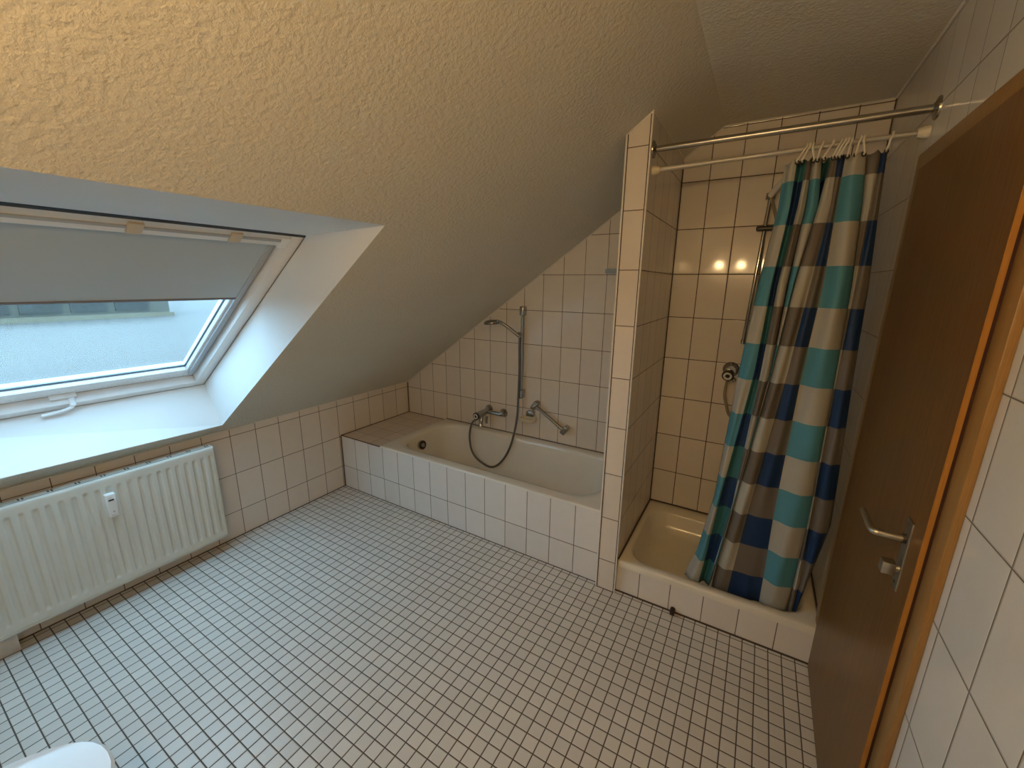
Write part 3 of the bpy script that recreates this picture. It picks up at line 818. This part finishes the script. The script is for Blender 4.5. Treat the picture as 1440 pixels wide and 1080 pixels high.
tube(b, smooth_path([(3.034, -.712, 1.034), (3.024, -.709, 1.034), (3.020, -.695, 1.034), (3.020, -.66, 1.035), (3.021, -.60, 1.036)], 4), .0075, 14); obj('lever', b, M['satin'], hpl, label='satin metal door lever')
b = B(); lathe(b, (fx - .004, -.712, 1.034), (-1, 0, 0), [(0, .012), (.006, .0115), (.006, 0)], 18); obj('lever_collar', b, M['darkmetal'], hpl)
b = B(); box(b, 3.050, fx - .010, -.726, -.698, .937, .968, .002, 2); tube(b, [(fx, -.712, .953), (fx - .012, -.712, .953)], .009, 14); obj('thumb_turn', b, M['satin'], hpl)
b = B(); lathe(b, (fx - .003, -.712, .918), (-1, 0, 0), [(0, .004), (.002, .004), (.002, 0)], 12); obj('screw', b, M['darkmetal'], hpl)

# ------------------------------------------------------------------ toilet (front tip in view)
wc = thing('toilet', 'white ceramic toilet with closed lid at the lower left corner', 'toilet', (1.43, -2.05, 0))
def egg(cx, yt, yb, w, z, n=40):
    out = []
    L = (yt - yb)
    for k in range(n):
        a = 2 * PI * k / n
        c, s_ = math.cos(a), math.sin(a)
        y = (yt + yb) / 2 + s_ * L / 2
        ww = w * (1 - .10 * max(0, s_) ** 2)
        x = cx + math.copysign(abs(c) ** (.86 if s_ > 0 else .6), c) * ww
        out.append((x, y, z))
    return out
cx = 1.425
b = B(); loft(b, [egg(cx, -1.93, -2.25, .105, 0), egg(cx, -1.92, -2.25, .11, .02), egg(cx, -1.90, -2.25, .115, .14), egg(cx, -1.82, -2.27, .16, .28), egg(cx, -1.785, -2.28, .182, .36), egg(cx, -1.782, -2.28, .185, .392), egg(cx, -1.79, -2.275, .178, .40)], cap_first=True)
obj('bowl', b, M['ceramic'], wc)
b = B(); loft(b, [egg(cx, -1.776, -2.24, .186, .402), egg(cx, -1.770, -2.245, .192, .407), egg(cx, -1.772, -2.245, .190, .414)], cap_first=True); obj('seat', b, M['ceramic'], wc)
b = B(); loft(b, [egg(cx, -1.774, -2.245, .188, .4155), egg(cx, -1.767, -2.25, .194, .420), egg(cx, -1.766, -2.25, .195, .428), egg(cx, -1.772, -2.246, .189, .434), egg(cx, -1.80, -2.225, .165, .438), egg(cx, -1.90, -2.14, .08, .441)], cap_first=True); obj('lid', b, M['ceramic'], wc)
for x in (cx - .075, cx + .075):
    b = B(); tube(b, [(x - .02, -2.262, .425), (x + .02, -2.262, .425)], .012, 12); obj('hinge', b, M['plastic_w'], wc)
b = B(); box(b, cx - .19, cx + .19, YN + .001, YN + .045, .55, .95, .02, 3); obj('cistern', b, M['ceramic'], wc)

# ------------------------------------------------------------------ lamp on the wall behind the photographer
lp = thing('wall_lamp', 'wall lamp bar with three warm bulbs on the wall behind the viewer', 'lamp', (2.45, YN, 1.86))
b = B(); box(b, 2.12, 2.78, YN, YN + .035, 1.845, 1.905, .006); obj('bar', b, M['chrome'], lp)
for x in (2.225, 2.455, 2.675):
    b = B(); tube(b, [(x, YN + .03, 1.875), (x, YN + .055, 1.868)], .02, 14); obj('socket', b, M['chrome'], lp)
    b = B(); bmesh.ops.create_icosphere(b, subdivisions=3, radius=.034)
    bmesh.ops.translate(b, verts=b.verts, vec=(x, YN + .085, 1.852)); obj('bulb', b, M['bulb'], lp, label='lit warm bulb')

# ------------------------------------------------------------------ light and camera
w = bpy.data.worlds.new('overcast_sky'); scene.world = w; w.use_nodes = True
bg = w.node_tree.nodes['Background']; bg.inputs[0].default_value = (0.44, 0.735, 1.0, 1); bg.inputs[1].default_value = 5.3

cam = bpy.data.cameras.new('camera'); co = bpy.data.objects.new('camera', cam); COL.objects.link(co)
Rx = Vector((0.858272372260302, 0.5130819477569543, 0.010744761542433395))
Ry = Vector((-0.13093749050811204, 0.19868930732780504, 0.9712764450623906))
Rz = Vector((0.49620954101479314, -0.8350266307367251, 0.2377112058073013))
mw = Matrix((Rx, Ry, Rz)).transposed().to_4x4(); mw.translation = Vector((2.7148555, -1.9305091, 1.6123697))
co.matrix_world = mw
cam.sensor_width = 36; cam.lens = 14.4137; cam.clip_start = .01; cam.clip_end = 500
scene.camera = co

vs = scene.view_settings
scene.display_settings.display_device = 'sRGB'
vs.view_transform = 'Standard'; vs.look = 'None'; vs.gamma = 1; vs.use_curve_mapping = False; vs.exposure = 0.40
scene.cycles.use_denoising = True
scene.cycles.max_bounces = 8; scene.cycles.diffuse_bounces = 5; scene.cycles.adaptive_threshold = .015; scene.cycles.transparent_max_bounces = 12
scene.cycles.sample_clamp_indirect = 6
